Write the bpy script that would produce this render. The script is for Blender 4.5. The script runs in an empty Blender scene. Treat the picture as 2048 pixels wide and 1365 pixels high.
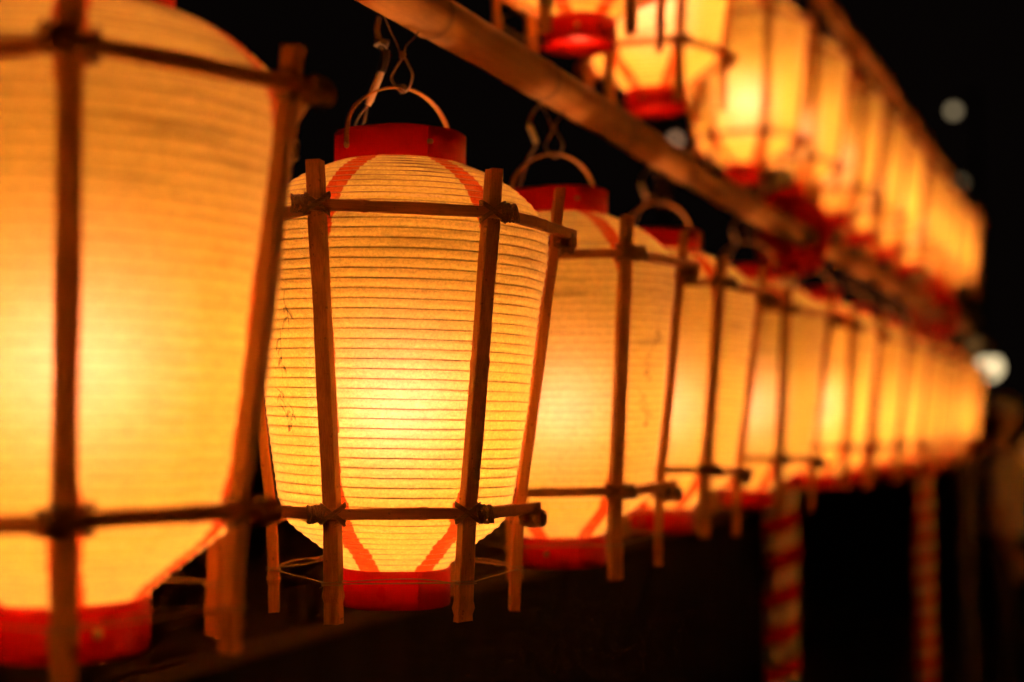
import bpy, math, random
from mathutils import Vector, Matrix
R = math.radians
random.seed(7)
scene = bpy.context.scene
col = scene.collection

# ------------------------------------------------------------------ camera, sky, exposure
F = 2844.0                      # focal length in photo pixels (50 mm on 36 mm, 2048 px wide)
D = 1.30                        # metres from the lens to the sharp lantern
U = D / F                       # one photo pixel at that distance, in metres
CAM = Vector((0, 0, 1.65))
PITCH = math.atan(125.5 / F)    # the horizon lies 125 px below the picture's middle
cd = bpy.data.cameras.new('camera'); cam = bpy.data.objects.new('camera', cd); col.objects.link(cam)
cam.location = CAM; cam.rotation_euler = (R(90) + PITCH, 0, 0)
cd.sensor_width = 36; cd.lens = F / 2048 * 36; cd.clip_start = 0.02; cd.clip_end = 1000
cd.dof.use_dof = True; cd.dof.focus_distance = 1.175; cd.dof.aperture_fstop = 2.5
scene.camera = cam

w = bpy.data.worlds.new('World'); scene.world = w; w.use_nodes = True
nt = w.node_tree; bg = nt.nodes['Background']
sky = nt.nodes.new('ShaderNodeTexSky'); sky.sky_type = 'NISHITA'; sky.sun_disc = False
sky.sun_elevation = R(-9); sky.sun_rotation = R(200)
nt.links.new(sky.outputs[0], bg.inputs[0]); bg.inputs[1].default_value = 0.05
town = nt.nodes.new('ShaderNodeBackground'); town.inputs[0].default_value = (1.0, .62, .52, 1); town.inputs[1].default_value = 0.0017   # even glow of the town on the night sky
addw = nt.nodes.new('ShaderNodeAddShader'); nt.links.new(bg.outputs[0], addw.inputs[0]); nt.links.new(town.outputs[0], addw.inputs[1])
nt.links.new(addw.outputs[0], nt.nodes['World Output'].inputs[0])

vs = scene.view_settings
vs.view_transform = 'Standard'; vs.look = 'None'; vs.exposure = 0.0; vs.gamma = 1.0; vs.use_curve_mapping = False
scene.cycles.use_denoising = True; scene.cycles.use_adaptive_sampling = True; scene.cycles.adaptive_threshold = 0.02
scene.cycles.max_bounces = 9; scene.cycles.diffuse_bounces = 6; scene.cycles.transmission_bounces = 6
scene.cycles.sample_clamp_indirect = 40.0; scene.cycles.caustics_reflective = False; scene.cycles.caustics_refractive = False

BULB_W = 29.0
BULB_C = (1.0, 0.43, 0.16)

_f = Vector((0, math.cos(PITCH), math.sin(PITCH))); _u = Vector((0, -math.sin(PITCH), math.cos(PITCH)))
def at(px, py, depth):
    """world point seen at photo pixel px, py at that depth in front of the lens"""
    return CAM + (Vector((1, 0, 0)) * ((px - 1024) / F) + _u * ((682.5 - py) / F) + _f) * depth
VX = 2230.0
def row(d, X, zu=0.0):
    """point on a line of the lantern frame: d = distance (1 = sharp lantern), X = how far the line lies beside the lens, zu = height above it"""
    p = at(VX - X / d, 808, d * D); p.z = CAM.z + zu * U
    return p

# ------------------------------------------------------------------ materials
def mat(name):
    m = bpy.data.materials.new(name); m.use_nodes = True
    n = m.node_tree.nodes; n.clear()
    o = n.new('ShaderNodeOutputMaterial')
    return m, m.node_tree, o
class G:
    """small helper round a node tree"""
    def __init__(s, t): s.t = t
    def n(s, typ, **kw):
        x = s.t.nodes.new(typ)
        for k, v in kw.items(): setattr(x, k, v)
        return x
    def l(s, a, b): s.t.links.new(a, b)
    def val(s, sock, v):
        if hasattr(v, 'links') or hasattr(v, 'is_linked'): s.l(v, sock)
        else: sock.default_value = v
    def m(s, op, a, b=0.0, c=None, clamp=False):
        x = s.n('ShaderNodeMath', operation=op, use_clamp=clamp)
        s.val(x.inputs[0], a); s.val(x.inputs[1], b)
        if c is not None: s.val(x.inputs[2], c)
        return x.outputs[0]
    def noise(s, vec, scale, detail=3, rough=0.5, dim='3D', w=None):
        x = s.n('ShaderNodeTexNoise', noise_dimensions=dim)
        if vec is not None: s.l(vec, x.inputs['Vector'])
        if w is not None: s.val(x.inputs['W'], w)
        x.inputs['Scale'].default_value = scale; x.inputs['Detail'].default_value = detail; x.inputs['Roughness'].default_value = rough
        return x.outputs['Fac']
    def mapping(s, vec, scale, loc=(0, 0, 0)):
        x = s.n('ShaderNodeMapping'); s.l(vec, x.inputs[0]); x.inputs['Scale'].default_value = scale; x.inputs['Location'].default_value = loc
        return x.outputs[0]
    def mix(s, fac, a, b, mode='MIX'):
        x = s.n('ShaderNodeMix', data_type='RGBA', blend_type=mode)
        s.val(x.inputs[0], fac)
        for sock, v in ((x.inputs[6], a), (x.inputs[7], b)):
            if isinstance(v, tuple): sock.default_value = v + (1,) if len(v) == 3 else v
            else: s.l(v, sock)
        return x.outputs[2]
    def rng(s, v, a, b, c, d):
        x = s.n('ShaderNodeMapRange'); s.val(x.inputs[0], v)
        for i, q in enumerate((a, b, c, d)): x.inputs[i + 1].default_value = q
        return x.outputs[0]
    def bump(s, h, strength, dist):
        x = s.n('ShaderNodeBump'); s.l(h, x.inputs['Height']); x.inputs['Strength'].default_value = strength; x.inputs['Distance'].default_value = dist
        return x.outputs[0]

def paper_mat():
    m, t, o = mat('washi_paper'); g = G(t)
    tc = g.n('ShaderNodeTexCoord').outputs['Object']
    oi = g.n('ShaderNodeObjectInfo').outputs['Random']
    off = g.m('MULTIPLY', oi, 13.7)
    cv = g.n('ShaderNodeCombineXYZ'); g.l(off, cv.inputs[0]); g.l(off, cv.inputs[2])
    va = g.n('ShaderNodeVectorMath', operation='ADD'); g.l(tc, va.inputs[0]); g.l(cv.outputs[0], va.inputs[1]); P = va.outputs[0]
    sx = g.n('ShaderNodeSeparateXYZ'); g.l(tc, sx.inputs[0])
    x, y, z = sx.outputs
    ang = g.m('ARCTAN2', x, y)                                   # 0 on the far side, slats at 30 + 60 k degrees
    r = g.m('SQRT', g.m('ADD', g.m('MULTIPLY', x, x), g.m('MULTIPLY', y, y)))
    a60 = g.m('SUBTRACT', g.m('FLOORED_MODULO', ang, R(60)), R(30))
    side = g.m('FLOOR', g.m('DIVIDE', ang, R(60)))
    band = g.m('FLOOR', g.m('MULTIPLY', z, 120))
    wn = g.n('ShaderNodeTexWhiteNoise', noise_dimensions='3D'); cw = g.n('ShaderNodeCombineXYZ')
    g.l(side, cw.inputs[0]); g.l(band, cw.inputs[1]); g.l(off, cw.inputs[2]); g.l(cw.outputs[0], wn.inputs[0])
    jit = g.m('MULTIPLY', g.m('SUBTRACT', wn.outputs['Value'], 0.5), 0.0022)
    nz = g.m('MULTIPLY', g.m('SUBTRACT', g.noise(P, 60, 3), 0.5), 0.004)
    arc = g.m('ABSOLUTE', g.m('ADD', g.m('ADD', g.m('MULTIPLY', a60, r), jit), nz))
    endz = g.m('MAXIMUM', g.rng(z, 0.135, 0.16, 0, 1), g.rng(z, -0.085, -0.07, 1, 0))
    arc = g.m('ADD', arc, g.rng(endz, 0, 1, 0.0052, 0.0))
    stripe = g.m('MULTIPLY', g.rng(arc, 0.0092, 0.0104, 1, 0), g.rng(g.noise(P, 35, 4), 0.25, 0.5, 0.82, 1.0))
    # fibres, cloudy formation, creases that run along the ribs
    fib = g.noise(g.mapping(P, (1, 1, 1)), 420, 4, 0.65)
    fib2 = g.noise(g.mapping(P, (1, 1, 2.2)), 130, 5, 0.7)
    cr = g.noise(g.mapping(P, (9, 9, 75)), 1.0, 5, 0.62)
    crm = g.noise(P, 9, 2)
    up = g.rng(z, 0.02, 0.15, 0.25, 1.0)
    crease = g.m('MULTIPLY', g.m('MULTIPLY', g.rng(cr, 0.50, 0.68, 0, 1), up), g.rng(crm, 0.35, 0.6, 0.35, 1))
    v = g.m('MULTIPLY', g.rng(fib, 0.3, 0.7, 0.78, 1.14), g.rng(fib2, 0.3, 0.7, 0.84, 1.1))
    v = g.m('MULTIPLY', v, g.rng(crease, 0, 1, 1.0, 0.5))
    v = g.m('MULTIPLY', v, g.rng(oi, 0, 1, 0.84, 1.06))
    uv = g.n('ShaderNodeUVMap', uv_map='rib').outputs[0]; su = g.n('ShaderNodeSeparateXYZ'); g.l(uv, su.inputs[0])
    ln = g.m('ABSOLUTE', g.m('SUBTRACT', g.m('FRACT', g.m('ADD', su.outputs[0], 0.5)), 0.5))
    v = g.m('MULTIPLY', v, g.rng(ln, 0.03, 0.068, 0.7, 1.0))      # the rib's thin shadow line, painted into the paper colour
    base = g.mix(1.0, (0.86, 0.635, 0.115), v, 'MULTIPLY'); thin = g.mix(1.0, (0.97, 0.62, 1.0), v, 'MULTIPLY')
    red = g.mix(1.0, (0.62, 0.085, 0.014), v, 'MULTIPLY')
    c = g.mix(stripe, base, red); cf = g.mix(stripe, thin, red)
    bm = g.bump(g.m('ADD', g.m('MULTIPLY', fib2, 0.5), cr), 0.5, 0.002)
    tr = g.n('ShaderNodeBsdfTranslucent'); g.l(c, tr.inputs[0]); g.l(bm, tr.inputs['Normal'])
    df = g.n('ShaderNodeBsdfDiffuse'); g.l(c, df.inputs[0]); g.l(bm, df.inputs['Normal'])
    fw = g.n('ShaderNodeBsdfRefraction', distribution='GGX'); g.l(cf, fw.inputs[0]); g.l(bm, fw.inputs['Normal'])   # light that goes on forward through thin paper
    fw.inputs['Roughness'].default_value = 1.0; fw.inputs['IOR'].default_value = 1.62
    mf = g.n('ShaderNodeMixShader'); mf.inputs[0].default_value = 0.30
    g.l(tr.outputs[0], mf.inputs[1]); g.l(fw.outputs[0], mf.inputs[2])
    mx = g.n('ShaderNodeMixShader'); mx.inputs[0].default_value = 0.64
    g.l(df.outputs[0], mx.inputs[1]); g.l(mf.outputs[0], mx.inputs[2]); g.l(mx.outputs[0], o.inputs[0])
    return m

def bsdf(name, color, rough=0.5, metal=0.0, spec=0.5):
    m, t, o = mat(name); g = G(t)
    b = g.n('ShaderNodeBsdfPrincipled'); b.inputs['Base Color'].default_value = color + (1,)
    b.inputs['Roughness'].default_value = rough; b.inputs['Metallic'].default_value = metal; b.inputs['Specular IOR Level'].default_value = spec
    g.l(b.outputs[0], o.inputs[0])
    return m, g, b

def wood_mat(name, c0, c1, axis='Z', fine=1.0, rough=0.55):
    m, g, b = bsdf(name, c0, rough, 0, 0.35)
    tc = g.n('ShaderNodeTexCoord').outputs['Object']; oi = g.n('ShaderNodeObjectInfo').outputs['Random']
    cv = g.n('ShaderNodeCombineXYZ'); [g.l(g.m('MULTIPLY', oi, 7.3 + 3 * i), cv.inputs[i]) for i in range(3)]
    va = g.n('ShaderNodeVectorMath', operation='ADD'); g.l(tc, va.inputs[0]); g.l(cv.outputs[0], va.inputs[1]); P = va.outputs[0]
    s = {'Z': (1, 1, .035), 'X': (.035, 1, 1)}[axis]
    st = g.noise(g.mapping(P, s), 900 * fine, 3, 0.6)
    big = g.noise(g.mapping(P, {'Z': (1, 1, .3), 'X': (.3, 1, 1)}[axis]), 60 * fine, 4, 0.6)
    spot = g.noise(P, 220 * fine, 2, 0.5)
    f = g.m('ADD', g.m('MULTIPLY', st, 0.6), g.m('MULTIPLY', big, 0.5))
    c = g.mix(g.rng(f, 0.38, 0.70, 0, 1), c0, tuple(q * .72 for q in c1))
    c = g.mix(g.rng(spot, 0.66, 0.74, 0, 0.6), c, (0.05, 0.025, 0.01))
    stn = g.noise(g.mapping(P, {'Z': (1, 1, .6), 'X': (.6, 1, 1)}[axis]), 28 * fine, 5, .7)
    c = g.mix(g.rng(stn, .55, .72, 0, .45), c, (0.11, 0.045, 0.015))
    c = g.mix(g.rng(oi, 0, 1, 0, 0.3), c, (c0[0] * .6, c0[1] * .55, c0[2] * .5))
    g.l(c, b.inputs['Base Color']); g.l(g.bump(g.m('ADD', st, g.m('MULTIPLY', big, .5)), 0.35, 0.0006), b.inputs['Normal'])
    return m

def bamboo_pole_mat():
    m, g, b = bsdf('weathered_bamboo', (.3, .2, .1), 0.5, 0, 0.4)
    tc = g.n('ShaderNodeTexCoord').outputs['Object']
    st = g.noise(g.mapping(tc, (.03, 1, 1)), 160, 4, 0.65)
    bl = g.noise(g.mapping(tc, (.35, 1, 1)), 22, 5, 0.65)
    c = g.mix(g.rng(st, .3, .7, 0, 1), (0.48, 0.23, 0.05), (0.34, 0.155, 0.034))
    c = g.mix(g.rng(bl, .5, .72, 0, 0.65), c, (0.16, 0.085, 0.04))
    sx = g.n('ShaderNodeSeparateXYZ'); g.l(tc, sx.inputs[0])
    nd = g.m('ABSOLUTE', g.m('SUBTRACT', g.m('FLOORED_MODULO', sx.outputs[0], 0.28), 0.14))
    c = g.mix(g.rng(nd, 0.0, 0.012, 0.7, 0), c, (0.11, 0.06, 0.03))
    g.l(c, b.inputs['Base Color']); g.l(g.bump(g.m('ADD', st, bl), .4, .002), b.inputs['Normal'])
    g.l(g.rng(bl, .3, .7, .42, .62), b.inputs['Roughness'])
    return m

def red_mat():
    m, g, b = bsdf('red_lacquered_band', (0.60, 0.012, 0.010), 0.38, 0, 0.4)
    tc = g.n('ShaderNodeTexCoord').outputs['Object']; oi = g.n('ShaderNodeObjectInfo').outputs['Random']
    n1 = g.noise(tc, 45, 5, .6); n2 = g.noise(g.mapping(tc, (1, 1, .25)), 300, 3, .6)
    c = g.mix(g.rng(n1, .35, .7, 0, .5), (0.84, 0.010, 0.006), (0.72, 0.008, 0.006))
    sc = g.noise(g.mapping(tc, (1, 1, 2.5)), 120, 6, .72); c = g.mix(g.rng(sc, .64, .72, 0, .5), c, (0.30, 0.012, 0.008))
    g.l(c, b.inputs['Base Color']); g.l(g.rng(n1, .3, .7, .26, .55), b.inputs['Roughness'])
    g.l(g.bump(g.m('ADD', n2, n1), .15, .001), b.inputs['Normal'])
    tr = g.n('ShaderNodeBsdfTranslucent'); g.l(c, tr.inputs[0]); mx = g.n('ShaderNodeMixShader'); mx.inputs[0].default_value = 0.27
    o = [q for q in g.t.nodes if q.type == 'OUTPUT_MATERIAL'][0]
    g.l(b.outputs[0], mx.inputs[1]); g.l(tr.outputs[0], mx.inputs[2]); g.l(mx.outputs[0], o.inputs[0])
    return m

def cloth_mat(name, c, rough=.85):
    m, g, b = bsdf(name, c, rough, 0, .2)
    tc = g.n('ShaderNodeTexCoord').outputs['Object']
    n = g.noise(tc, 14, 5, .6); f = g.noise(tc, 260, 2)
    g.l(g.mix(g.rng(n, .3, .7, 0, .5), c, tuple(q * .7 for q in c)), b.inputs['Base Color'])
    g.l(g.bump(g.m('ADD', n, g.m('MULTIPLY', f, .2)), .4, .01), b.inputs['Normal'])
    return m

def emit_mat(name, c, s):
    m, t, o = mat(name); g = G(t)
    e = g.n('ShaderNodeEmission'); e.inputs[0].default_value = c + (1,); e.inputs[1].default_value = s; g.l(e.outputs[0], o.inputs[0])
    return m

M = {}
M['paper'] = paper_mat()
M['slat'] = wood_mat('split_bamboo_slat', (0.74, 0.30, 0.065), (0.60, 0.215, 0.042), 'Z')
M['bar'] = wood_mat('split_bamboo_bar', (0.66, 0.24, 0.055), (0.50, 0.17, 0.035), 'X')
M['rib'] = bsdf('rib_bamboo', (0.30, 0.13, 0.03), .7)[0]
M['red'] = red_mat()
M['lash'] = wood_mat('raffia', (0.42, 0.20, 0.06), (0.24, 0.10, 0.03), 'X', 2.0, .6)
M['cord'] = bsdf('jute_cord', (0.42, 0.27, 0.12), .8)[0]
M['brass'] = bsdf('brass', (0.42, 0.30, 0.11), .33, 1.0)[0]
M['wire'] = bsdf('aged_wire', (0.17, 0.10, 0.045), .5, .25)[0]
M['handle'] = wood_mat('cane_handle', (0.56, 0.26, 0.05), (0.44, 0.19, 0.035), 'X', 1.0, .45)
M['pole'] = bamboo_pole_mat()
M['socket'] = bsdf('bakelite', (0.03, 0.025, 0.02), .4)[0]
M['tape'] = bsdf('black_tape', (0.02, 0.018, 0.016), .45)[0]
M['sleeve'] = bsdf('cream_sleeve', (0.62, 0.50, 0.34), .5)[0]
M['cable'] = bsdf('grey_flex', (0.16, 0.12, 0.09), .6)[0]
M['ink'] = None
M['bulb'] = emit_mat('lit_bulb', (1.0, .72, .35), 6.0); M['bulb'].cycles.emission_sampling = 'NONE'
M['white_cloth'] = cloth_mat('white_cotton', (0.88, 0.78, 0.72))
M['red_cloth'] = cloth_mat('red_cotton', (0.70, 0.018, 0.014))
M['dark_cloth'] = cloth_mat('dark_cotton', (0.03, 0.028, 0.035))
M['cap_cloth'] = cloth_mat('pale_grey_cotton', (0.42, 0.44, 0.52))
M['skin'] = bsdf('skin', (0.50, 0.30, 0.20), .55)[0]
M['dark_metal'] = bsdf('dark_metal', (0.035, 0.035, 0.035), .5, .6)[0]

def ink_mat():
    m, t, o = mat('thin_ink'); g = G(t)
    tr = g.n('ShaderNodeBsdfTranslucent'); tr.inputs[0].default_value = (.26, .13, .05, 1)
    df = g.n('ShaderNodeBsdfDiffuse'); df.inputs[0].default_value = (.14, .08, .04, 1)
    tp = g.n('ShaderNodeBsdfTransparent'); tp.inputs[0].default_value = (1, 1, 1, 1)
    a = g.n('ShaderNodeMixShader'); a.inputs[0].default_value = .7; g.l(df.outputs[0], a.inputs[1]); g.l(tr.outputs[0], a.inputs[2])
    n = g.noise(g.n('ShaderNodeTexCoord').outputs['Object'], 160, 3)
    b = g.n('ShaderNodeMixShader'); g.l(g.rng(n, .3, .7, .15, .75), b.inputs[0]); g.l(tp.outputs[0], b.inputs[1]); g.l(a.outputs[0], b.inputs[2])
    g.l(b.outputs[0], o.inputs[0])
    return m
M['ink'] = ink_mat()

def ground_mat():
    m, g, b = bsdf('packed_earth', (.07, .055, .04), .9, 0, .2)
    tc = g.n('ShaderNodeTexCoord').outputs['Object']
    n = g.noise(tc, .55, 6, .62); f = g.noise(tc, 30, 4, .7)
    c = g.mix(g.rng(n, .35, .65, 0, 1), (.10, .075, .048), (.035, .028, .02))
    g.l(g.mix(g.rng(f, .3, .7, 0, .5), c, (.03, .026, .02)), b.inputs['Base Color'])
    g.l(g.bump(f, .7, .02), b.inputs['Normal'])
    return m
M['ground'] = ground_mat()
M['stage'] = wood_mat('stage_boards', (0.17, 0.10, 0.055), (0.10, 0.06, 0.032), 'X', .25, .7)
M['black_cloth'] = cloth_mat('black_cotton', (0.012, 0.010, 0.010))

# ------------------------------------------------------------------ mesh helpers
class MB:
    def __init__(s): s.v = []; s.f = []
    def add(s, vs, fs):
        o = len(s.v); s.v += [tuple(p) for p in vs]; s.f += [tuple(i + o for i in q) for q in fs]
    def rings(s, rings, closed=False, caps=True):
        """skin a list of equally long closed rings of points"""
        n = len(rings[0]); k = len(rings); vs = [p for r in rings for p in r]; fs = []
        for i in range(k if closed else k - 1):
            j = (i + 1) % k
            for a in range(n):
                b = (a + 1) % n
                fs.append((i * n + a, i * n + b, j * n + b, j * n + a))
        if caps and not closed:
            fs.append(tuple(range(n - 1, -1, -1))); fs.append(tuple((k - 1) * n + a for a in range(n)))
        s.add(vs, fs)
    def tube(s, pts, rad, n=8, closed=False, flat=1.0, up=None):
        pts = [Vector(p) for p in pts]; k = len(pts); rings = []
        nrm = None
        for i in range(k):
            a = pts[(i - 1) % k] if (closed or i > 0) else pts[i]; b = pts[(i + 1) % k] if (closed or i < k - 1) else pts[i]
            t = (b - a).normalized()
            if up is not None: nrm = Vector(up)
            if nrm is None:
                nrm = Vector((0, 0, 1)) if abs(t.z) < .9 else Vector((1, 0, 0))
            nrm = (nrm - t * nrm.dot(t)).normalized(); bn = t.cross(nrm)
            r = rad[i] if isinstance(rad, (list, tuple)) else rad
            rings.append([pts[i] + nrm * (math.cos(2 * math.pi * q / n) * r) + bn * (math.sin(2 * math.pi * q / n) * r * flat) for q in range(n)])
        s.rings(rings, closed)
    def lathe(s, prof, n=48, close_ends=False):
        s.rings([[(r * math.cos(2 * math.pi * a / n), r * math.sin(2 * math.pi * a / n), z) for a in range(n)] for r, z in prof], caps=close_ends)
    def box(s, c, e):
        c = Vector(c); vs = [c + Vector((x * e[0], y * e[1], z * e[2])) for x in (-1, 1) for y in (-1, 1) for z in (-1, 1)]
        s.add(vs, [(0, 1, 3, 2), (4, 6, 7, 5), (0, 4, 5, 1), (2, 3, 7, 6), (0, 2, 6, 4), (1, 5, 7, 3)])
    def mesh(s, name, m, smooth=True):
        me = bpy.data.meshes.new(name); me.from_pydata(s.v, [], s.f); me.materials.append(m); me.validate()
        if smooth: me.polygons.foreach_set('use_smooth', [True] * len(me.polygons))
        me.update(); return me
def smooth_path(pts, k=6, closed=False):
    pts = [Vector(p) for p in pts]; n = len(pts); out = []
    for i in range(n if closed else n - 1):
        g = lambda j: pts[j % n] if closed else pts[max(0, min(n - 1, j))]
        p0, p1, p2, p3 = g(i - 1), g(i), g(i + 1), g(i + 2)
        for q in range(k):
            t = q / k
            out.append(.5 * ((2 * p1) + (p2 - p0) * t + (2 * p0 - 5 * p1 + 4 * p2 - p3) * t * t + (3 * p1 - p0 - 3 * p2 + p3) * t ** 3))
    if not closed: out.append(pts[-1])
    return out
def interp(tab, z):
    if z >= tab[0][1]: return tab[0][0]
    for (r0, z0), (r1, z1) in zip(tab, tab[1:]):
        if z >= z1: return r0 + (r1 - r0) * (z0 - z) / (z0 - z1)
    return tab[-1][0]

def node(name, me, parent=None, loc=(0, 0, 0), rot=(0, 0, 0), kind=None):
    o = bpy.data.objects.new(name, me); col.objects.link(o); o.parent = parent; o.location = loc; o.rotation_euler = rot
    if kind: o['kind'] = kind
    return o
def thing(name, label, cat, loc=(0, 0, 0), rot=(0, 0, 0), group=None, me=None):
    o = node(name, me, None, loc, rot); o['label'] = label; o['category'] = cat
    if group: o['group'] = group
    return o

# ------------------------------------------------------------------ ground
gm = MB(); gm.add([(-300, -300, 0), (300, -300, 0), (300, 300, 0), (-300, 300, 0)], [(0, 1, 2, 3)])
node('ground', gm.mesh('ground', M['ground'], False), kind='structure')

# ------------------------------------------------------------------ lantern meshes (units of U, about 0.46 mm; z = 0 level with the lens)
PROF = [(128, 480), (150, 470.5), (182, 457), (213, 440), (243, 418), (268, 394), (286, 370), (296.5, 345), (300, 318), (298.5, 280),
        (293, 240), (287, 199), (280, 145), (272, 88), (262, 0), (251, -72), (241, -140), (233, -190), (224, -217), (204, -243), (152, -283), (124, -306), (106, -322), (103, -330)]
def arc_profile(step):
    pts = [Vector((r, z)) for r, z in PROF]; sm = []
    n = len(pts)
    for i in range(n - 1):
        p0, p1, p2, p3 = pts[max(0, i - 1)], pts[i], pts[i + 1], pts[min(n - 1, i + 2)]
        for q in range(10):
            t = q / 10
            sm.append(.5 * ((2 * p1) + (p2 - p0) * t + (2 * p0 - 5 * p1 + 4 * p2 - p3) * t * t + (3 * p1 - p0 - 3 * p2 + p3) * t ** 3))
    sm.append(pts[-1])
    L = [0]
    for a, b in zip(sm, sm[1:]): L.append(L[-1] + (b - a).length)
    tot = L[-1]; k = int(tot / step); out = []; j = 0
    for i in range(k + 1):
        s = tot * i / k
        while j < len(L) - 2 and L[j + 1] < s: j += 1
        t = (s - L[j]) / max(1e-9, L[j + 1] - L[j]); out.append((s, sm[j].lerp(sm[j + 1], t)))
    return out, tot
PITCH_RIB = 18.3
prof, LTOT = arc_profile(PITCH_RIB / 5)
def prof_at(s):
    x = s / LTOT * (len(prof) - 1); i = max(0, min(len(prof) - 2, int(x)))
    return prof[i][1].lerp(prof[i + 1][1], min(1, max(0, x - i)))
def wob(a, s): return 0.9 * math.sin(2 * a + s * .013) + .6 * math.sin(5 * a - s * .021 + 1.3)

def shade_mesh():
    b = MB(); n = 120; rings = []
    for s, p in prof:
        q0 = prof_at(max(0, s - 4)); q1 = prof_at(min(LTOT, s + 4)); t = (q1 - q0).normalized(); nr = Vector((-t.y, t.x))
        if nr.x < 0: nr = -nr
        ring = []
        for a in range(n):
            th = 2 * math.pi * a / n
            ph = (s / PITCH_RIB - a / n) % 1.0
            env = min(1, s / 30, (LTOT - s) / 30)
            dent = -2.1 * math.sin(math.pi * ph) ** 1.4 * env + wob(th, s) * env
            r, z = p.x + nr.x * dent, p.y + nr.y * dent
            ring.append((r * math.cos(th) * U, r * math.sin(th) * U, z * U))
        rings.append(ring)
    b.rings(rings, caps=False)
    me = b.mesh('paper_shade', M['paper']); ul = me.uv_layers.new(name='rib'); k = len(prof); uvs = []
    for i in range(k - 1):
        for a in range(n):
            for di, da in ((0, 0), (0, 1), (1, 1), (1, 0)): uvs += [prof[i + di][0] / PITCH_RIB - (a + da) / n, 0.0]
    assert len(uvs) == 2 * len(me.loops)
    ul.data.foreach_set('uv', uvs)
    return me
def rib_mesh():
    b = MB(); pts = []; n = 84; turns = int(LTOT / PITCH_RIB) - 1
    for i in range(n * turns + 1):
        th = 2 * math.pi * (i % n) / n; s = PITCH_RIB * (i / n) + 0
        p = prof_at(s); env = min(1, s / 30, (LTOT - s) / 30); r = p.x - 1.3 + wob(th, s) * env
        pts.append((r * math.cos(th) * U, r * math.sin(th) * U, (p.y + .35 * math.sin(th * 7 + s)) * U))
    b.tube(pts, 1.15 * U, 4)
    return b.mesh('rib_spiral', M['rib'])

SLAT = [(326, 438), (321, 400), (318, 352), (311, 300), (300, 215), (289, 120), (277, 20), (264, -80), (253, -160), (248, -202), (244, -260), (241, -320), (239, -372), (238, -404)]
SLAT_Z = 352, -202
def slat_mesh(seed, nodes, top=0, bot=0):
    rnd = random.Random(seed); b = MB(); rings = []; k = 66
    for i in range(k + 1):
        z = (438 + top) + ((-404 - bot) - (438 + top)) * i / k
        r = interp(SLAT, z)
        w_, t_ = 15.2 + .5 * math.sin(z * .02 + seed), 10.5 + .4 * math.sin(z * .013 + seed * 2); off = .7 * math.sin(z * .009 + seed)
        w_ += max(0, (-z - 150) / 250) * 1.2
        for nz in nodes:
            e = math.exp(-((z - nz) / 6) ** 2); e2 = math.exp(-((z - nz + 14) / 7) ** 2)
            w_ += 2.2 * e - .5 * e2; t_ += 2.4 * e - .6 * e2
        c = 2.0; o = r
        sec = [(-t_, -w_ + c), (-t_ + c, -w_), (t_ - c, -w_), (t_, -w_ + c), (t_ + .8, 0), (t_, w_ - c), (t_ - c, w_), (-t_ + c, w_), (-t_, w_ - c)]
        j = (rnd.random() - .5) * 2 if i in (0, k) else 0
        rings.append([((o + x) * U, (y + off) * U, (z + j * (y / 15) + (0 if i not in (0, k) else rnd.uniform(-1.5, 1.5))) * U) for x, y in sec])
    b.rings(rings)
    me = b.mesh('slat', M['slat'], False); return me
def bar_mesh(x0, x1, seed, nodes):
    rnd = random.Random(seed); b = MB(); rings = []; k = 44
    for i in range(k + 1):
        x = x0 + (x1 - x0) * i / k
        h, t = 10.6 + .5 * math.sin(x * .03 + seed), 7.2 + .3 * math.sin(x * .02 + seed); zo = 1.2 * math.sin(x * .011 + seed); yo = 1.2 * math.sin(x * .013 + seed * 2)
        for nx in nodes:
            e = math.exp(-((x - nx) / 5) ** 2); e2 = math.exp(-((x - nx - 11) / 5) ** 2)
            h += 1.8 * e - .7 * e2; t += 2.2 * e - .7 * e2
        c = 1.8
        sec = [(-t, -h + c), (-t + c, -h), (t - c, -h), (t, -h + c), (t, h - c), (t - c, h), (-t + c, h), (-t, h - c)]
        rings.append([(x * U, (y + yo) * U, (z + zo) * U) for y, z in sec])
    b.rings(rings)
    return b.mesh('crossbar', M['bar'], False)
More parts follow.
